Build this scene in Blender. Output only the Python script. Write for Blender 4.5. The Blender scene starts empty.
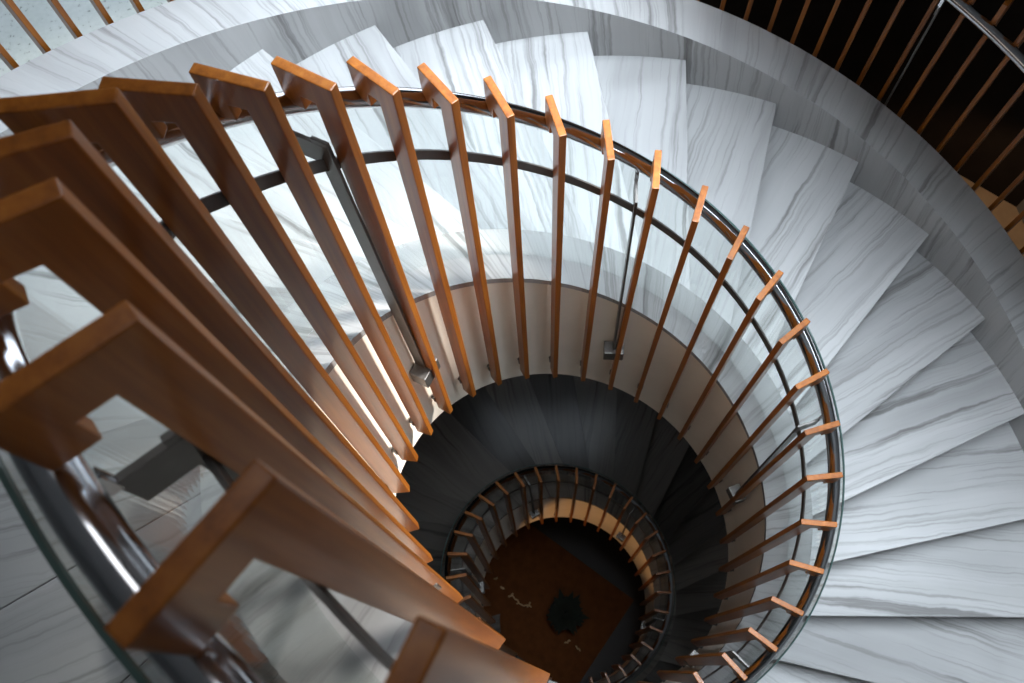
import bpy, bmesh, math, random
import numpy as np
from mathutils import Vector, Matrix

random.seed(4)
S = 1.5            # metres per layout unit
ZF = 6.35           # layout height of the bottom floor below the origin
C = bpy.context.scene.collection
sc = bpy.context.scene

def W(x, y, z):
    return Vector((x * S, y * S, (z + ZF) * S))

# ------------------------------------------------------------------ helix
THP = [1.475938, -2.534299, .012425, -.001879, .03355]
RP = [.447917, .019869, .000346, -.002474, -.010508]
ZP = [-1.286109, .080852, -.004732, -.019354, .015561]
OM, PIT = 2.5343, 1.2861
TK = [-12, -11, -10, -9, -8, -7, -6, -5, -4, -3]
TH_T = dict(zip(TK, [5.13, 4.93, 4.73, 4.52, 4.31, 4.10, 3.878, 3.632, 3.425, 3.258]))
Z_T = dict(zip(TK, [.945] * 8 + [.94, .90]))
R_T = dict(zip(TK, [.425] * 5 + [.426, .412, .410, .417, .421]))
def raw(k):
    t = (k - 6) / 13.
    if t > 1.1:
        a, b, c = raw(1.1 * 13 + 6)
        return a - OM * (t - 1.1), b, c - PIT * (t - 1.1)
    if k <= -3:
        k = max(k, -12); i = min(int(math.floor(k)), -3)
        return TH_T[i], R_T[i], Z_T[i]
    return (sum(c * t ** i for i, c in enumerate(THP)), sum(c * t ** i for i, c in enumerate(RP)),
            sum(c * t ** (i + 1) for i, c in enumerate(ZP)))
_ks = np.array([float(k) for k in range(-12, 61)])
_tab = np.array([raw(k) for k in _ks])
def smooth_curve(k, j):
    # Catmull-Rom through the per-baluster table
    k = min(max(k, -12), 59.999); i = int(math.floor(k)) + 12; f = k - math.floor(k)
    n = len(_ks)
    p0, p1, p2, p3 = (_tab[max(i - 1, 0)][j], _tab[i][j], _tab[min(i + 1, n - 1)][j], _tab[min(i + 2, n - 1)][j])
    return .5 * (2 * p1 + (p2 - p0) * f + (2 * p0 - 5 * p1 + 4 * p2 - p3) * f * f + (3 * p1 - p0 - 3 * p2 + p3) * f ** 3)
def cen(k):
    th, R, z = (smooth_curve(k, j) for j in range(3))
    if k > 20: R += .027 * sst((k - 20) / 11)
    return th, R, z
def sst(x):
    x = min(max(x, 0), 1); return x * x * (3 - 2 * x)
_kk = np.linspace(-12, 60, 1441)
_th = np.array([smooth_curve(k, 0) for k in _kk])
def k_of(th):
    return float(np.interp(-th, -_th, _kk))
def off(k):
    s = sst((k - 20) / 11); return -.04 * s, .08 * s
R0 = .448
def P(r, th, z, k):
    ox, oy = off(k)
    return W(r * math.cos(th) + ox, r * math.sin(th) + oy, z)

# ------------------------------------------------------------------ materials
def mat(name):
    m = bpy.data.materials.new(name); m.use_nodes = True
    nt = m.node_tree; nt.nodes.clear()
    o = nt.nodes.new('ShaderNodeOutputMaterial'); b = nt.nodes.new('ShaderNodeBsdfPrincipled')
    nt.links.new(b.outputs[0], o.inputs[0])
    return m, nt, b
def N(nt, t, **kw):
    n = nt.nodes.new(t)
    for k, v in kw.items():
        if k.startswith('i_'): n.inputs[int(k[2:])].default_value = v
        else: setattr(n, k, v)
    return n
def math_n(nt, op, a, b=None):
    n = nt.nodes.new('ShaderNodeMath'); n.operation = op
    for i, v in enumerate((a, b)):
        if v is None: continue
        if isinstance(v, (int, float)): n.inputs[i].default_value = v
        else: nt.links.new(v, n.inputs[i])
    return n.outputs[0]
def ramp(nt, fac, stops):
    r = nt.nodes.new('ShaderNodeValToRGB'); cr = r.color_ramp
    while len(cr.elements) < len(stops): cr.elements.new(.5)
    for e, (p, c) in zip(cr.elements, stops):
        e.position = p; e.color = (*c, 1)
    nt.links.new(fac, r.inputs[0]); return r.outputs[0]
def mixc(nt, fac, a, b, mode='MIX'):
    n = nt.nodes.new('ShaderNodeMix'); n.data_type = 'RGBA'; n.blend_type = mode
    for i, v in ((0, fac), (6, a), (7, b)):
        if isinstance(v, (int, float)): n.inputs[i].default_value = v
        elif isinstance(v, tuple): n.inputs[i].default_value = (*v, 1)
        else: nt.links.new(v, n.inputs[i])
    return n.outputs[2]
def noise(nt, vec, scale, detail=4, rough=.55):
    n = nt.nodes.new('ShaderNodeTexNoise'); n.inputs['Scale'].default_value = scale
    n.inputs['Detail'].default_value = detail; n.inputs['Roughness'].default_value = rough
    nt.links.new(vec, n.inputs['Vector']); return n.outputs[0]
def marble(name, tone=1., rough=.16, spec=.5, lo=.86, hi=1.08, warm=(1., 1., 1.)):
    m, nt, b = mat(name)
    uv = N(nt, 'ShaderNodeUVMap'); oi = N(nt, 'ShaderNodeObjectInfo')
    sp = N(nt, 'ShaderNodeSeparateXYZ'); nt.links.new(uv.outputs[0], sp.inputs[0])
    rnd = math_n(nt, 'MULTIPLY', oi.outputs['Random'], 37.)
    wc = N(nt, 'ShaderNodeCombineXYZ')
    nt.links.new(math_n(nt, 'MULTIPLY', sp.outputs[0], 4.), wc.inputs[0]); nt.links.new(math_n(nt, 'MULTIPLY', sp.outputs[1], 3.2), wc.inputs[1]); nt.links.new(rnd, wc.inputs[2])
    warp = math_n(nt, 'MULTIPLY', noise(nt, wc.outputs[0], 1., 4, .6), .06)
    # veins drift a little across the slab and wander
    uu = math_n(nt, 'ADD', math_n(nt, 'ADD', sp.outputs[0], warp), math_n(nt, 'MULTIPLY', sp.outputs[1], .10))
    def vec(su, sv, z0):
        c = N(nt, 'ShaderNodeCombineXYZ')
        nt.links.new(math_n(nt, 'MULTIPLY', uu, su), c.inputs[0])
        nt.links.new(math_n(nt, 'MULTIPLY', sp.outputs[1], sv), c.inputs[1])
        nt.links.new(math_n(nt, 'ADD', rnd, z0), c.inputs[2]); return c.outputs[0]
    n1 = noise(nt, vec(6, .3, 0), 1., 4, .5)
    n2 = noise(nt, vec(48, .8, 5), 1., 4, .6)
    n3 = noise(nt, vec(13, .4, 11), 1., 5, .6)
    n4 = noise(nt, vec(1.8, .9, 19), 1., 3, .5)
    base = ramp(nt, n1, [(.30, (.45 * tone, .445 * tone, .44 * tone)), (.45, (.55 * tone, .545 * tone, .54 * tone)), (.62, (.60 * tone, .595 * tone, .59 * tone)), (.75, (.53 * tone, .525 * tone, .515 * tone))])
    fine = ramp(nt, n2, [(.32, (.72, .715, .70)), (.46, (1, 1, 1)), (.62, (1.0, 1.0, 1.0)), (.72, (.92, .915, .91))])
    vein = ramp(nt, n3, [(.0, (1, 1, 1)), (.33, (.42, .41, .40)), (.43, (1, 1, 1)), (.66, (1, 1, 1)), (.75, (.62, .61, .595)), (1, (.85, .85, .84))])
    big = ramp(nt, n4, [(.3, (.84, .84, .84)), (.6, (1, 1, 1))])
    c = mixc(nt, 1., base, fine, 'MULTIPLY'); c = mixc(nt, .9, c, vein, 'MULTIPLY'); c = mixc(nt, 1., c, big, 'MULTIPLY')
    c = mixc(nt, 1., c, ramp(nt, oi.outputs['Random'], [(0, tuple(lo * q for q in warm)), (1, tuple(hi * q for q in warm))]), 'MULTIPLY')
    nt.links.new(c, b.inputs['Base Color'])
    b.inputs['Roughness'].default_value = rough; b.inputs['Specular IOR Level'].default_value = spec
    return m
def wood(name):
    m, nt, b = mat(name)
    tc = N(nt, 'ShaderNodeTexCoord'); oi = N(nt, 'ShaderNodeObjectInfo')
    mp = N(nt, 'ShaderNodeMapping'); mp.inputs['Scale'].default_value = (55, 55, 2.2)
    ad = N(nt, 'ShaderNodeVectorMath', operation='ADD')
    cx = N(nt, 'ShaderNodeCombineXYZ'); nt.links.new(math_n(nt, 'MULTIPLY', oi.outputs['Random'], 13.), cx.inputs[2])
    nt.links.new(tc.outputs['Object'], ad.inputs[0]); nt.links.new(cx.outputs[0], ad.inputs[1])
    nt.links.new(ad.outputs[0], mp.inputs[0])
    n1 = noise(nt, mp.outputs[0], 1., 5, .6)
    c = ramp(nt, n1, [(.28, (.19, .054, .006)), (.5, (.285, .088, .010)), (.72, (.37, .128, .018))])
    tint = ramp(nt, oi.outputs['Random'], [(0, (.88, .86, .84)), (1, (1.08, 1.08, 1.1))])
    c = mixc(nt, 1., c, tint, 'MULTIPLY')
    nt.links.new(c, b.inputs['Base Color'])
    b.inputs['Roughness'].default_value = .33; b.inputs['Specular IOR Level'].default_value = .3; b.inputs['Coat Weight'].default_value = .15; b.inputs['Coat Roughness'].default_value = .15
    return m
def plain(name, col, rough=.5, metal=0., spec=.5, var=.12, scale=6.):
    m, nt, b = mat(name)
    tc = N(nt, 'ShaderNodeTexCoord')
    n1 = noise(nt, tc.outputs['Object'], scale, 5, .6)
    lo = tuple(c * (1 - var) for c in col); hi = tuple(min(c * (1 + var), 1) for c in col)
    c = ramp(nt, n1, [(.3, lo), (.7, hi)])
    nt.links.new(c, b.inputs['Base Color'])
    b.inputs['Roughness'].default_value = rough; b.inputs['Metallic'].default_value = metal
    b.inputs['Specular IOR Level'].default_value = spec
    return m
def glass_mat(name, tint, gl=.06):
    m = bpy.data.materials.new(name); m.use_nodes = True; nt = m.node_tree; nt.nodes.clear()
    o = N(nt, 'ShaderNodeOutputMaterial'); mx = N(nt, 'ShaderNodeMixShader'); t = N(nt, 'ShaderNodeBsdfTransparent'); g = N(nt, 'ShaderNodeBsdfGlossy')
    f = N(nt, 'ShaderNodeFresnel'); ge = N(nt, 'ShaderNodeNewGeometry')
    # same reflectance from either side of the pane
    nt.links.new(math_n(nt, 'ADD', math_n(nt, 'MULTIPLY', ge.outputs['Backfacing'], 1 / 1.3 - 1.3), 1.3), f.inputs[0])
    t.inputs[0].default_value = (*tint, 1); g.inputs['Roughness'].default_value = .02
    nt.links.new(math_n(nt, 'MULTIPLY', f.outputs[0], .8), mx.inputs[0]); nt.links.new(t.outputs[0], mx.inputs[1]); nt.links.new(g.outputs[0], mx.inputs[2])
    nt.links.new(mx.outputs[0], o.inputs[0]); return m
M_TREAD = marble('veined_marble_tread', .88, .2)
M_CURB = marble('veined_marble_curb', .84, .25)
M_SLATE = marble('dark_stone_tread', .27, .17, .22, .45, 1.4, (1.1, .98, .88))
M_WOOD = wood('oiled_orange_wood')
M_PLASTER = plain('cream_plaster', (.88, .79, .675), .75, var=.05, scale=3.)
M_STEEL = plain('polished_steel', (.62, .62, .64), .15, 1., var=.03)
M_IRON = plain('dark_grey_steel', (.15, .14, .13), .42, .75, var=.1, scale=20)
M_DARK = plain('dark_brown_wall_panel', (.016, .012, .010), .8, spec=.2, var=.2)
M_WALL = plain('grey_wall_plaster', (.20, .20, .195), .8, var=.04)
M_CEIL = plain('grey_ceiling_plaster', (.25, .25, .25), .8, var=.04)
M_GLASS = glass_mat('clear_glass', (.965, .985, .975))
M_GEDGE = plain('green_glass_edge', (.07, .115, .105), .15, .0, var=.1)
M_BLACK = plain('black_floor', (.010, .009, .008), .6, var=.2)
M_RUG = plain('brown_rug_wool', (.115, .040, .012), .9, spec=.1, var=.2, scale=9.)
M_FLECK = plain('pale_tan_fleck', (.55, .38, .2), .9, var=.1)
M_POT = plain('black_pot', (.006, .006, .006), .9)
M_LEAF = plain('dark_green_leaf', (.006, .010, .005), .9, var=.3)
M_TAN = plain('tan_stone_floor', (.50, .36, .22), .6, var=.1)
M_FRAME = plain('dark_window_frame', (.04, .04, .042), .4)
def terrazzo(name):
    m, nt, b = mat(name)
    tc = N(nt, 'ShaderNodeTexCoord')
    n1 = noise(nt, tc.outputs['Object'], 38., 3, .6); n2 = noise(nt, tc.outputs['Object'], 3., 4, .5)
    c = mixc(nt, 1., ramp(nt, n1, [(.30, (.2, .21, .2)), (.37, (.46, .49, .485)), (.65, (.50, .53, .525))]), ramp(nt, n2, [(.3, (.86, .88, .86)), (.7, (1, 1, 1))]), 'MULTIPLY')
    nt.links.new(c, b.inputs['Base Color']); b.inputs['Roughness'].default_value = .45
    return m
M_TERR = terrazzo('pale_terrazzo')

# ------------------------------------------------------------------ mesh helpers
class MB:
    def __init__(s): s.v = []; s.f = []; s.uv = []
    def add(s, vs, fs, uvs=None):
        b = len(s.v); s.v += [tuple(v) for v in vs]
        for i, f in enumerate(fs):
            s.f.append(tuple(b + j for j in f))
            s.uv.append(uvs[i] if uvs else [(0, 0)] * len(f))
    def build(s, name, m, parent=None, origin=None, bevel=0, smooth=False):
        me = bpy.data.meshes.new(name)
        o = Vector(origin) if origin is not None else Vector((0, 0, 0))
        me.from_pydata([tuple(Vector(v) - o) for v in s.v], [], s.f)
        ul = me.uv_layers.new(name='UVMap'); i = 0
        for f in s.uv:
            for u in f: ul.data[i].uv = u; i += 1
        bm = bmesh.new(); bm.from_mesh(me)
        bmesh.ops.recalc_face_normals(bm, faces=bm.faces)
        if bevel: bmesh.ops.bevel(bm, geom=[e for e in bm.edges if len(e.link_faces) == 2 and e.calc_face_angle(0) > .5], offset=bevel, segments=2, affect='EDGES', profile=.6)
        bm.to_mesh(me); bm.free()
        if smooth:
            for p in me.polygons: p.use_smooth = True
        me.materials.append(m)
        ob = bpy.data.objects.new(name, me); C.objects.link(ob); ob.location = o
        if parent:
            ob.parent = parent; bpy.context.view_layer.update() if False else None
            ob.matrix_parent_inverse = parent_inv(parent)
        return ob
def parent_inv(p):
    m = Matrix.LocRotScale(p.location, p.rotation_euler, p.scale)
    if p.parent: m = p.parent.matrix_parent_inverse.inverted() @ m if False else world(p)
    return m.inverted()
def world(o):
    m = Matrix.LocRotScale(o.location, o.rotation_euler, o.scale)
    if o.parent: m = world(o.parent) @ o.matrix_parent_inverse @ m
    return m
def tag(o, label, cat, group=None):
    o['label'] = label; o['category'] = cat
    if group: o['group'] = group
    return o
def thing(name, loc, label, cat):
    o = bpy.data.objects.new(name, None); C.objects.link(o); o.location = loc; o.empty_display_size = .1
    return tag(o, label, cat)
def struct(o):
    o['kind'] = 'structure'; return o
def prism(mb, poly, z0, z1, uvf=None):
    """vertical prism over a plan polygon of world (x, y)"""
    n = len(poly)
    vs = [(x, y, z1) for x, y in poly] + [(x, y, z0) for x, y in poly]
    fs = [tuple(range(n)), tuple(range(2 * n - 1, n - 1, -1))] + [(i, i + n, (i + 1) % n + n, (i + 1) % n) for i in range(n)]
    uvs = None
    if uvf:
        uvs = []
        for f in fs: uvs.append([uvf(vs[j]) for j in f])
    mb.add(vs, fs, uvs)
def sweep(mb, k0, k1, n, sect, ref=None):
    """sweep a closed section of (dR, dz) along the helix; UV = (arc length, distance round the section)"""
    m = len(sect); rows = []; us = []; u = 0; last = None
    for i in range(n + 1):
        k = k0 + (k1 - k0) * i / n; th, R, z = cen(k)
        if ref is not None: R = ref
        row = [P(R + a, th, z + b, k) for a, b in sect]
        if last is not None: u += (row[0] - last).length
        last = row[0]; rows.append(row); us.append(u)
    d = [0]
    for j in range(m):
        a, b = sect[j], sect[(j + 1) % m]; d.append(d[-1] + math.hypot(a[0] - b[0], a[1] - b[1]) * S)
    vs = [v for r in rows for v in r]; fs = []; uvs = []
    for i in range(n):
        for j in range(m):
            j2 = (j + 1) % m
            fs.append((i * m + j, i * m + j2, (i + 1) * m + j2, (i + 1) * m + j))
            uvs.append([(us[i], d[j]), (us[i], d[j + 1]), (us[i + 1], d[j + 1]), (us[i + 1], d[j])])
    fs += [tuple(range(m)), tuple(n * m + j for j in range(m - 1, -1, -1))]
    uvs += [[(0, 0)] * m, [(0, 0)] * m]
    mb.add(vs, fs, uvs)
def tube(mb, pts, r, seg=12):
    n = len(pts); pts = [Vector(p) for p in pts]; vs = []
    up = Vector((0, 0, 1))
    for i, p in enumerate(pts):
        d = (pts[min(i + 1, n - 1)] - pts[max(i - 1, 0)]).normalized()
        u = up if abs(d.dot(up)) < .95 else Vector((1, 0, 0))
        a = d.cross(u).normalized(); b = a.cross(d)
        for j in range(seg):
            t = 2 * math.pi * j / seg; vs.append(p + (a * math.cos(t) + b * math.sin(t)) * r)
    fs = [(i * seg + j, i * seg + (j + 1) % seg, (i + 1) * seg + (j + 1) % seg, (i + 1) * seg + j) for i in range(n - 1) for j in range(seg)]
    fs += [tuple(range(seg)), tuple((n - 1) * seg + j for j in range(seg - 1, -1, -1))]
    mb.add(vs, fs)
def box(mb, c, ax, ay, az):
    """box centred c with half-extent vectors"""
    c = Vector(c); vs = [c + ax * i + ay * j + az * l for i in (-1, 1) for j in (-1, 1) for l in (-1, 1)]
    mb.add(vs, [(0, 1, 3, 2), (4, 6, 7, 5), (0, 4, 5, 1), (2, 3, 7, 6), (0, 2, 6, 4), (1, 5, 7, 3)])
def lbox(mb, x0, x1, y0, y1, z0, z1):
    box(mb, ((x0 + x1) / 2, (y0 + y1) / 2, (z0 + z1) / 2), Vector(((x1 - x0) / 2, 0, 0)), Vector((0, (y1 - y0) / 2, 0)), Vector((0, 0, (z1 - z0) / 2)))

# ------------------------------------------------------------------ staircase
stair = thing('spiral_staircase', W(0, 0, -ZF), 'pale veined marble spiral staircase winding down around the open round well', 'staircase')
TH0, DTH, ZN, RISE, EOFF = 2.21595, .217456, -.464478, .11036, -.2063
RIN, ROUT = .615, 1.452
def tread_z(k): return ZN - RISE * max(k, -5)
def npt(k, r, z):
    th = TH0 - DTH * k; q = math.sqrt(r * r - EOFF * EOFF)
    a = th + math.atan2(EOFF, q)
    return a
KMIN, KMAX = -10, 54
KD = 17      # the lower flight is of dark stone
def arc_pts(k, r, back):
    a0, a1 = npt(k, r, 0), npt(k - 1 - back, r, 0)
    return a0, a1
for k in range(KMIN, KMAX + 1):
    z = tread_z(k); flat = k <= -5
    if z < -ZF + .02: break
    back = .0 if flat else .10
    th_mid = TH0 - DTH * k; kb = k_of(th_mid)
    mb = MB(); ni, no = 7, 9
    a0, a1 = arc_pts(k, RIN, back); b0, b1 = arc_pts(k, ROUT, back)
    if flat: a0 += .0022; b0 += .001
    inner = [P(RIN, a0 + (a1 - a0) * i / (ni - 1), z, kb) for i in range(ni)]
    outer = [P(ROUT, b0 + (b1 - b0) * i / (no - 1), z, kb) for i in range(no)]
    poly = [(v.x, v.y) for v in inner] + [(v.x, v.y) for v in reversed(outer)]
    zt = inner[0].z
    # vein direction along the nosing
    e = Vector((outer[0].x - inner[0].x, outer[0].y - inner[0].y)).normalized(); t = Vector((-e.y, e.x)); c0 = Vector((inner[0].x, inner[0].y))
    uvf = lambda v: ((Vector((v[0], v[1])) - c0).dot(t) + v[2] * .3, (Vector((v[0], v[1])) - c0).dot(e))
    prism(mb, poly, zt - .03, zt, uvf)
    mb.build('landing_slab' if flat else 'tread', M_TREAD if k < KD else M_SLATE, stair, origin=((inner[0] + outer[0]) / 2), bevel=.003)
    if not flat:
        # riser under this nosing down to the next tread
        z2 = zt - RISE * S
        if z2 < .03: z2 = .03
        mb = MB(); sh = .045
        def rp(r, d):
            a = npt(k, r, 0) + d / r; v = P(r, a, z, kb); return (v.x, v.y)
        poly = [rp(RIN, .012), rp(ROUT, .012), rp(ROUT, .035), rp(RIN, .035)]
        uvf2 = lambda v: (v[2], (Vector((v[0], v[1])) - c0).dot(e))
        prism(mb, poly, z2 - .005, zt - .03, uvf2)
        mb.build('riser', M_TREAD if k < KD else M_SLATE, stair, origin=((inner[0] + outer[0]) / 2))
KS = -9.5
kc = k_of(TH0 - DTH * KD + .1)
mb = MB(); sweep(mb, kc, 56, 440, [(.0490, -.6590), (.193, -.6590), (.193, -.98), (.175, -.98), (.175, -.6800), (.0490, -.6800)]); o = mb.build('lower_curb', M_SLATE, stair); o['label'] = 'dark stone inner curb of the lower flight'
mb = MB(); sweep(mb, KS, kc, 400, [(.0490, -.6590), (.193, -.6590), (.193, -.98), (.175, -.98), (.175, -.6800), (.0490, -.6800)]); mb.build('inner_curb', M_CURB, stair)
mb = MB(); sweep(mb, KS, 56, 680, [(.0500, -.680), (.1745, -.680), (.1745, -1.3237), (.0500, -1.3237)]); mb.build('well_wall', M_PLASTER, stair)
mb = MB(); sweep(mb, KS, 56, 680, [(.989, -.672), (1.14, -.672), (1.14, -1.10), (.989, -1.10)], ref=R0); mb.build('outer_curb', M_CURB, stair)
mb = MB(); sweep(mb, KS, 53, 560, [(.178, -1.16), (1.135, -1.16), (1.135, -1.26), (.178, -1.26)], ref=R0); mb.build('underside', M_PLASTER, stair)

# ------------------------------------------------------------------ balustrades
BT = .0135 * S      # baluster thickness
LEAN = .024 * S
def baluster_mesh(name, mirror, arm_h=.042, lug=.068):
    prof = [(0, 0), (.086, 0), (.086, -lug), (.057, -lug), (.057, -arm_h), (.035, -arm_h), (.035, -1.2), (0, -1.2)]
    sg = -1 if mirror else 1
    mb = MB(); n = len(prof)
    def pt(x, z, y): return (sg * x * S, y + LEAN * (-z / 1.2), z * S)
    # split the board in four quads so the outline stays clean
    rings = [[pt(x, z, y) for x, z in prof] for y in (-BT / 2, BT / 2)]
    vs = rings[0] + rings[1]
    quads = [(0, 5, 6, 7), (0, 1, 4, 5), (1, 2, 3, 4)]
    fs = [q for q in quads] + [tuple(i + n for i in reversed(q)) for q in quads]
    fs += [(i, (i + 1) % n, (i + 1) % n + n, i + n) for i in range(n)]
    mb.add(vs, fs)
    me_o = mb.build(name, M_WOOD, None, bevel=.0025)
    return me_o
def bracket_mesh(mirror):
    sg = -1 if mirror else 1
    mb = MB(); z = -1.135 * S; y = LEAN * (1.135 / 1.2)
    tube(mb, [(sg * .034 * S, y, z), (sg * .0440 * S, y, z)], .013, 12)
    lbox(mb, min(sg * .033 * S, sg * .037 * S), max(sg * .033 * S, sg * .037 * S), y - .014, y + .014, z - .02, z + .02)
    return mb.build('bracket', M_IRON, None)
inner_bal = thing('stair_balustrade', W(0, 0, -ZF), 'curved inner balustrade of orange wooden boards hooked over a polished steel handrail round the stairwell', 'balustrade')
first = None
for k in range(-9, 55):
    th, R, z = cen(k)
    if z - 1.2 < -ZF + .05: break
    if first is None:
        b = first = baluster_mesh('baluster', False); br = fbr = bracket_mesh(False)
    else:
        b = first.copy(); C.objects.link(b); br = fbr.copy(); C.objects.link(br)
    b.location = P(R, th, z, k); b.rotation_euler = (0, 0, th)
    b.parent = inner_bal; b.matrix_parent_inverse = parent_inv(inner_bal)
    br.parent = b; br.location = (0, 0, 0); br.matrix_parent_inverse = Matrix.Identity(4)
DRR, DZR, RR = .090, -.0835, .0150
def curve_pts(k0, k1, n, dR, dz, ref=None):
    o = []
    for i in range(n + 1):
        k = k0 + (k1 - k0) * i / n; th, R, z = cen(k)
        o.append(P((ref if ref is not None else R) + dR, th, z + dz, k))
    return o
mb = MB(); tube(mb, curve_pts(-9.4, 54.5, 760, DRR, DZR), RR * S, 20); mb.build('handrail', M_STEEL, inner_bal, smooth=True)
mb = MB(); sweep(mb, -9.4, 54.5, 680, [(.0375, -.165), (.0415, -.165), (.0415, -.190), (.0375, -.190)]); mb.build('middle_bar', M_IRON, inner_bal)
mb = MB(); sweep(mb, -9.4, 54.5, 680, [(.117, -.102), (.1206, -.102), (.1206, -.6588), (.117, -.6588)])
gp = mb.build('glass_panel', M_GLASS, inner_bal)
mb = MB(); sweep(mb, -9.4, 54.5, 680, [(.1170, -.096), (.1206, -.096), (.1206, -.102), (.1170, -.102)])
ge = mb.build('glass_edge', M_GEDGE, gp); ge['label'] = 'green glass edge strip'
def post(kp, root, ref=None, sgn=1, base=0., dzo=0.):
    th, R, z = cen(kp); k = kp
    if ref is not None: R = ref
    z += dzo
    e = Vector((math.cos(th), math.sin(th), 0)); t = Vector((-e.y, e.x, 0)); up = Vector((0, 0, 1))
    if sgn < 0: e = -e
    rad = lambda d: R + (base + d if sgn > 0 else base - d)
    def at(d, dz, dt=0.): return P(rad(d), th, z + dz, k) + t * dt
    mb = MB()
    box(mb, at(.0335, -.535), e * .0125 * S, t * .004, up * (.415 * S))
    # flared head plate and hook towards the rail
    box(mb, at(.052, -.150), e * .031 * S, t * .0045, up * (.022 * S))
    p = mb.build('post', M_IRON, root, origin=at(.045, -.95), bevel=.001)
    mb = MB(); box(mb, at(.028, -.955), e * .0195 * S, t * .042, up * (.026 * S)); mb.build('bracket_box', M_IRON, p, bevel=.003)
    mb = MB(); tube(mb, [at(.080, -.150), at(DRR - .006, DZR - .006)], .0045, 8)
    box(mb, at(.084, -.122), e * .006, t * .006, up * .02)
    r = mb.build('stay_rod', M_STEEL, p)
    return p
for i in range(-1, 9):
    kp = .72 + 5.95 * i
    if i == -1: kp = -5.0
    if cen(kp)[2] - 1. < -ZF: break
    post(kp, inner_bal)

OB, OZ = 1.155, -.075
outer_bal = thing('outer_balustrade', W(0, 0, -ZF), 'outer balustrade of thin wooden boards and steel rail behind the wide marble curb', 'balustrade')
first = None
th_list = [2.288 + .0498 * j for j in range(-40, 6)]
for th in th_list:
    k = k_of(th); z = cen(k)[2]
    if first is None:
        b = first = baluster_mesh('baluster', True); br = fbr = bracket_mesh(True)
    else:
        b = first.copy(); C.objects.link(b); br = fbr.copy(); C.objects.link(br)
    b.location = P(R0 + OB + .037, th, z + OZ, k); b.rotation_euler = (0, 0, th)
    b.parent = outer_bal; b.matrix_parent_inverse = parent_inv(outer_bal)
    br.parent = b; br.location = (0, 0, 0); br.matrix_parent_inverse = Matrix.Identity(4)
ka, kb_ = k_of(2.6), k_of(.27)
mb = MB(); tube(mb, curve_pts(ka, kb_, 300, OB + .037 - DRR, OZ + DZR, R0), RR * S, 20); mb.build('handrail', M_STEEL, outer_bal, smooth=True)
for th in (.785, 1.36, 1.97):
    post(k_of(th), outer_bal, R0, -1, OB + .037, OZ)

# ------------------------------------------------------------------ setting
def poly_slab(name, pts, z0, z1, m, uv=False):
    mb = MB(); prism(mb, [(x * S, y * S) for x, y in pts], (z0 + ZF) * S, (z1 + ZF) * S, (lambda v: (v[0], v[1])) if uv else None)
    return struct(mb.build(name, m))
XW, XE, YS, YN, ZC = -3.2, 2.4, -3.0, 2.2, 3.3
NE1, NE2 = (2.4, 1.38), (1.69, 2.2)
room = [(XW, YS), (XE, YS), NE1, NE2, (XW, YN)]
poly_slab('floor', room, -ZF - .1, -ZF, M_BLACK)
# landing floor outside the outer curb, upper left: grey stone border and pale terrazzo
def wall_with_holes(name, a, b, z0, z1, holes, m, th=.12):
    """wall from plan point a to b (outside to the right of a->b), holes = (s0, s1, z0, z1) in layout units"""
    ax, ay = a; bx, by = b; L = math.hypot(bx - ax, by - ay); d = ((bx - ax) / L, (by - ay) / L); nrm = (d[1], -d[0])
    mb = MB()
    def blk(s0, s1, q0, q1):
        c = W(ax + d[0] * (s0 + s1) / 2 + nrm[0] * th / 2, ay + d[1] * (s0 + s1) / 2 + nrm[1] * th / 2, (q0 + q1) / 2)
        box(mb, c, Vector((d[0], d[1], 0)) * (s1 - s0) / 2 * S, Vector((nrm[0], nrm[1], 0)) * th / 2 * S, Vector((0, 0, (q1 - q0) / 2 * S)))
    s = -th
    for h in sorted(holes):
        blk(s, h[0], z0, z1); blk(h[0], h[1], z0, h[2]); blk(h[0], h[1], h[3], z1); s = h[1]
    blk(s, L + th, z0, z1)
    return struct(mb.build(name, m))
def window(name, a, b, hole, nx, nz, th=.12):
    ax, ay = a; bx, by = b; L = math.hypot(bx - ax, by - ay); d = Vector(((bx - ax) / L, (by - ay) / L, 0)); nr = Vector((d.y, -d.x, 0))
    s0, s1, q0, q1 = hole; fw = .03
    mb = MB(); o = W(ax, ay, 0); up = Vector((0, 0, 1))
    def bar(u0, u1, v0, v1, dp=.025):
        c = o + d * (u0 + u1) / 2 * S + up * (v0 + v1) / 2 * S + nr * .05 * S
        box(mb, c, d * (u1 - u0) / 2 * S, nr * dp * S, up * (v1 - v0) / 2 * S)
    bar(s0, s1, q0, q0 + fw); bar(s0, s1, q1 - fw, q1); bar(s0, s0 + fw, q0, q1); bar(s1 - fw, s1, q0, q1)
    for i in range(1, nx): x = s0 + (s1 - s0) * i / nx; bar(x - fw / 2, x + fw / 2, q0, q1)
    for i in range(1, nz): y = q0 + (q1 - q0) * i / nz; bar(s0, s1, y - fw / 2, y + fw / 2)
    w = struct(mb.build(name, M_FRAME))
    return w
def area(name, c, target, sx, sy, power, col=(.79, .895, 1.)):
    l = bpy.data.lights.new(name, 'AREA'); l.shape = 'RECTANGLE'; l.size = sx; l.size_y = sy; l.energy = power; l.color = col
    o = bpy.data.objects.new(name, l); C.objects.link(o); o.location = c
    o.rotation_euler = (Vector(target) - Vector(c)).to_track_quat('-Z', 'Y').to_euler()
    return o
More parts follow.
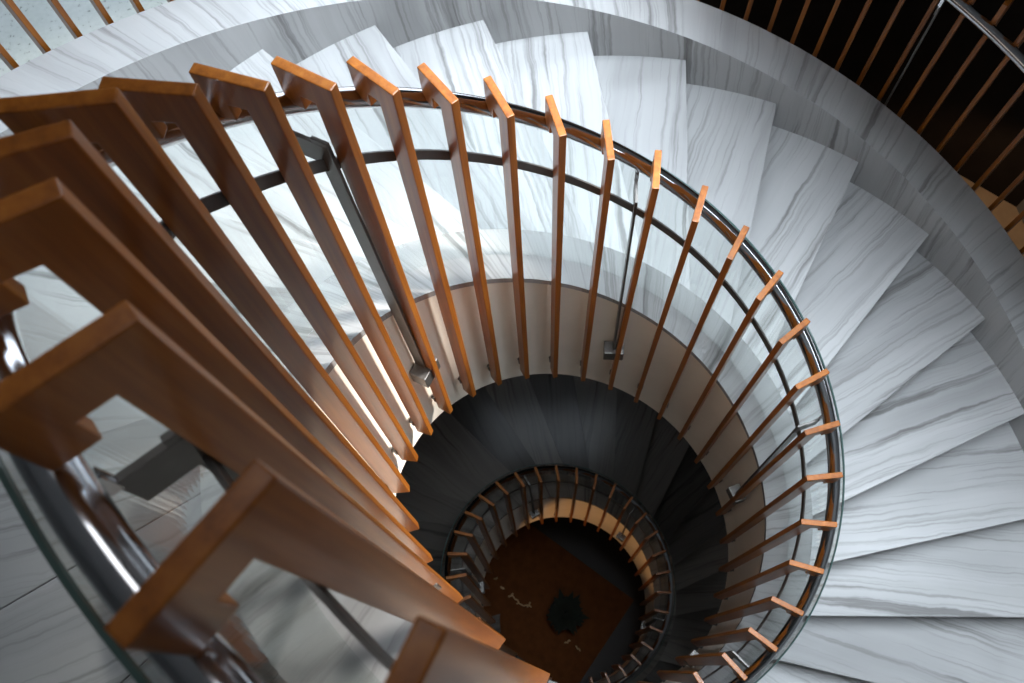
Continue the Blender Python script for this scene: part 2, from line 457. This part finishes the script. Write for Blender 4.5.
# east wall: hole for tall window
EH = [(1.75, 2.85, -.4, .95), (2.1, 4.26, 1.25, 2.95)]
wall_with_holes('wall_east', (XE, YS), NE1, -ZF, ZC, EH, M_WALL)
window('window_1', (XE, YS), NE1, EH[1], 3, 2)
window('window_4', (XE, YS), NE1, EH[0], 2, 3)
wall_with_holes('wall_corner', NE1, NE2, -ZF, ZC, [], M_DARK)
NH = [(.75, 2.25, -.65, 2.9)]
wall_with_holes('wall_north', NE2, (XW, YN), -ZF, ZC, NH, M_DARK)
window('window_2', NE2, (XW, YN), NH[0], 3, 5)
wall_with_holes('wall_west', (XW, YN), (XW, YS), -ZF, ZC, [], M_WALL)
wall_with_holes('wall_south', (XW, YS), (XE, YS), -ZF, ZC, [], M_WALL)
# ceiling with a skylight
SX0, SX1, SY0, SY1 = .02, 1.2, -.6, 2.0
mb = MB()
def cs(x0, x1, y0, y1): lbox(mb, x0 * S, x1 * S, y0 * S, y1 * S, (ZC + ZF) * S, (ZC + .12 + ZF) * S)
cs(XW - .12, -.75, YS - .12, YN + .12); cs(SX1, XE + .12, YS - .12, YN + .12); cs(SX0, SX1, YS - .12, SY0); cs(SX0, SX1, SY1, YN + .12)
cs(-.75, SX0, YS - .12, 1.0); cs(-.75, SX0, SY1, YN + .12)
struct(mb.build('ceiling', M_CEIL))
mb = MB()
for i in range(0, 5):
    x = SX0 + (SX1 - SX0) * i / 4; lbox(mb, (x - .02) * S, (x + .02) * S, SY0 * S, SY1 * S, (ZC + ZF) * S + .02, (ZC + ZF) * S + .1)
for i in range(0, 5):
    y = SY0 + (SY1 - SY0) * i / 4; lbox(mb, SX0 * S, SX1 * S, (y - .02) * S, (y + .02) * S, (ZC + ZF) * S + .02, (ZC + ZF) * S + .1)
struct(mb.build('window_3', M_FRAME))
# unseen slab added over the lower left to keep daylight off the landing
poly_slab('shade_slab_left', [(XW, YS), (.3, YS), (.3, -.6), (.05, .1), (-.55, .62), (-1.1, 1.1), (XW, 1.35)], 1.6, 1.75, M_CEIL)

# unseen slab added over the upper right to shade the outer curb
shade_arc = [(1.06 * math.cos(a), 1.06 * math.sin(a)) for a in [.12 + 1.05 * i / 14 for i in range(15)]]
poly_slab('shade_slab_right', shade_arc + [(.75, 2.2), NE2, NE1, (2.4, .2)], .40, .52, M_CEIL)
mb = MB()
edge = [(.3, -1.6), (.3, -.6), (.05, .1), (-.55, .62), (-1.1, 1.1), (-2.2, 1.25)]  # added beam under the slab edge, out of view, darkens the landing
for (x0, y0), (x1, y1) in zip(edge, edge[1:]):
    d = Vector((x1 - x0, y1 - y0, 0)); box(mb, W((x0 + x1) / 2, (y0 + y1) / 2, 1.40), d * .5 * S, Vector((-d.y, d.x, 0)).normalized() * .05 * S, Vector((0, 0, .20 * S)))
struct(mb.build('shade_beam', M_CEIL))
# landing floor beyond the outer curb (upper left)
zl = -1.0
poly_slab('floor_landing', [(-3.2, 1.0), (-1.75, .55), (-1.52, .95), (-1.25, 1.25), (-.95, 1.48), (-.55, 1.68), (-.55, 2.2), (-3.2, 2.2)], zl - .12, zl, M_TERR)
mb = MB()
tr = [(2.80, 1.63), (2.65, 1.63), (2.5, 1.63), (2.35, 1.63), (2.2, 1.63), (2.05, 1.63), (1.9, 1.63)]
# warm-lit side floor by the corner wall (seen past the outer curb)
poly_slab('floor_side', [(1.42, .92), (2.0, .35), (2.4, .35), (2.4, 1.38), (1.69, 2.2), (1.1, 1.6), (1.2, 1.22)], -2.6, -2.5, M_TAN)

# ------------------------------------------------------------------ bottom of the well
c = Vector((0.511, 0.137)); d1 = Vector((-.58, .60)).normalized(); d2 = Vector((-.42, -.34)).normalized()
d2 = Vector((-d1.y, d1.x))
rug = [c, c + d1 * 1.38, c + d1 * 1.38 + d2 * .95, c + d2 * .95]
mb = MB(); prism(mb, [(p.x * S, p.y * S) for p in rug], 0, .018)
rg = tag(mb.build('rug', M_RUG, None, origin=W(0, 0, -ZF)), 'large brown rug on the dark floor at the bottom of the stairwell', 'rug')
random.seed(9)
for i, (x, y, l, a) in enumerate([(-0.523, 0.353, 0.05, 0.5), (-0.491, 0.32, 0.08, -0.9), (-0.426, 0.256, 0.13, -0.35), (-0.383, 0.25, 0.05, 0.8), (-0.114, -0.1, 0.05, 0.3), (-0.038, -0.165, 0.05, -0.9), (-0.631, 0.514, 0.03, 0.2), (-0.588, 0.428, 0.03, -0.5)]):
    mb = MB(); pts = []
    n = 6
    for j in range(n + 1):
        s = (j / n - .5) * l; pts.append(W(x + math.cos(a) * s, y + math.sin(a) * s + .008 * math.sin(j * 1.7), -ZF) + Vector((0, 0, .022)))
    tube(mb, pts, .009, 6); mb.build('pale_fleck', M_FLECK, rg)  # short pale tan strands in a broken line across the rug
pp = thing('potted_plant', W(-0.092, 0.115, -ZF) + Vector((0, 0, .0185)), 'dark bushy potted plant standing on the brown rug at the bottom', 'plant')
mb = MB(); n = 20; prof = [(.0, 0), (.13, 0), (.19, .34), (.20, .36), (.17, .36), (.16, .30), (0, .30)]
vs = []; b0 = W(-0.092, 0.115, -ZF) + Vector((0, 0, .0185))
for r, h in prof:
    for j in range(n): vs.append(b0 + Vector((r * math.cos(2 * math.pi * j / n), r * math.sin(2 * math.pi * j / n), h)))
fs = [(i * n + j, i * n + (j + 1) % n, (i + 1) * n + (j + 1) % n, (i + 1) * n + j) for i in range(len(prof) - 1) for j in range(n)]
mb.add(vs, fs); mb.build('pot', M_POT, pp, origin=b0)
mb = MB()
for i in range(110):
    a = random.uniform(0, 6.283); el = random.uniform(.35, 1.5); L = random.uniform(.16, .27); w = .06
    d = Vector((math.cos(a) * math.cos(el), math.sin(a) * math.cos(el), math.sin(el))); sd = Vector((-math.sin(a), math.cos(a), 0))
    st = b0 + Vector((0, 0, .30)); p1 = st + d * L * .55; p2 = st + d * L + Vector((math.cos(a), math.sin(a), -.6)) * L * .25
    up = sd.cross(d) * .004
    mb.add([st, p1 + sd * w, p2, p1 - sd * w, p1 + up], [(0, 1, 4), (1, 2, 4), (2, 3, 4), (3, 0, 4)])
mb.build('foliage', M_LEAF, pp, origin=b0 + Vector((0, 0, .3)))

# ------------------------------------------------------------------ light
def east_c(s, z, o): return W(XE + o, YS + s, z)
area('daylight_east', W(XE + .35, YS + 3.18, 2.6), W(XE - 3, YS + 3.18, 1.6), 2.16 * S, 1.0 * S, 40)
area('daylight_east_low', W(XE + .2, YS + 2.3, .27), W(XE - 3, YS + 2.3, .27), 1.1 * S, 1.35 * S, 65)
sl = bpy.data.lights.new('sun', 'SUN'); sl.energy = 8.; sl.angle = .22; sl.color = (1., .965, .91)
so = bpy.data.objects.new('sun', sl); C.objects.link(so); so.location = W(6, 1.3, 6)
so.rotation_euler = Vector((-2.82, -.55, -2.8)).to_track_quat('-Z', 'Y').to_euler()
area('daylight_north', W(1.69 - 1.5, YN + .2, 1.125), W(.19, 0, 1.125), 1.5 * S, 3.5 * S, 90)
area('daylight_skylight', W((SX0 + SX1) / 2, (SY0 + SY1) / 2, ZC + .2), W((SX0 + SX1) / 2, (SY0 + SY1) / 2, 0), (SX1 - SX0) * S, (SY1 - SY0) * S, 700)
area('daylight_skylight_north', W(-.36, 1.5, ZC + .2), W(-.36, 1.5, 0), .75 * S, 1. * S, 50)
streak_light = area('rail_streak_light', W(-.42, -.02, 1.585), W(-.42, -.02, 0), .9, .30, 1.7, (.95, .97, 1.))  # unseen light added overhead for a white streak on the near handrail
streak_light.rotation_euler = (0, 0, math.atan2(-.35, .18))
def spot(name, c, t, e, size, col, r=.05):
    l = bpy.data.lights.new(name, 'SPOT'); l.energy = e; l.spot_size = size; l.spot_blend = .5; l.color = col; l.shadow_soft_size = r
    o = bpy.data.objects.new(name, l); C.objects.link(o); o.location = c
    o.rotation_euler = (Vector(t) - Vector(c)).to_track_quat('-Z', 'Y').to_euler(); return o
spot('lamp_side_floor', W(1.95, 1.30, -1.75), W(1.95, 1.2, -2.5), 7, 2.2, (1., .62, .32))
spot('lamp_bottom', W(-.30, -.15, -4.2), W(.25, .55, -4.35), 10, 1.6, (1., .55, .22), .1)
spot('lamp_floor', W(-.30, -.15, -4.5), W(-.15, .1, -ZF), 4.5, 1.5, (1., .50, .2), .1)
w = bpy.data.worlds.new('sky'); sc.world = w; w.use_nodes = True
bg = w.node_tree.nodes['Background']; bg.inputs[0].default_value = (.75, .86, 1., 1); bg.inputs[1].default_value = .35

# ------------------------------------------------------------------ camera
cam = bpy.data.cameras.new('camera'); co = bpy.data.objects.new('camera', cam); C.objects.link(co)
cam.sensor_width = 36; cam.lens = 850 / 1024 * 36; cam.clip_start = .02
Rm = Matrix(((0.9848448664, 0.1732106731, -0.0088685754), (-0.1640252074, 0.9135633183, -0.3721529183), (-0.0563588523, 0.3679675611, 0.9281290609)))
co.matrix_world = Matrix.Translation(W(-.19931844, -.37688333, 1.2848325)) @ Rm.to_4x4()
cam.dof.use_dof = True; cam.dof.focus_distance = 2.2; cam.dof.aperture_fstop = 6.3
sc.camera = co
sc.view_settings.view_transform = 'Standard'; sc.view_settings.look = 'None'; sc.view_settings.gamma = 1; sc.view_settings.use_curve_mapping = False
sc.view_settings.exposure = .55
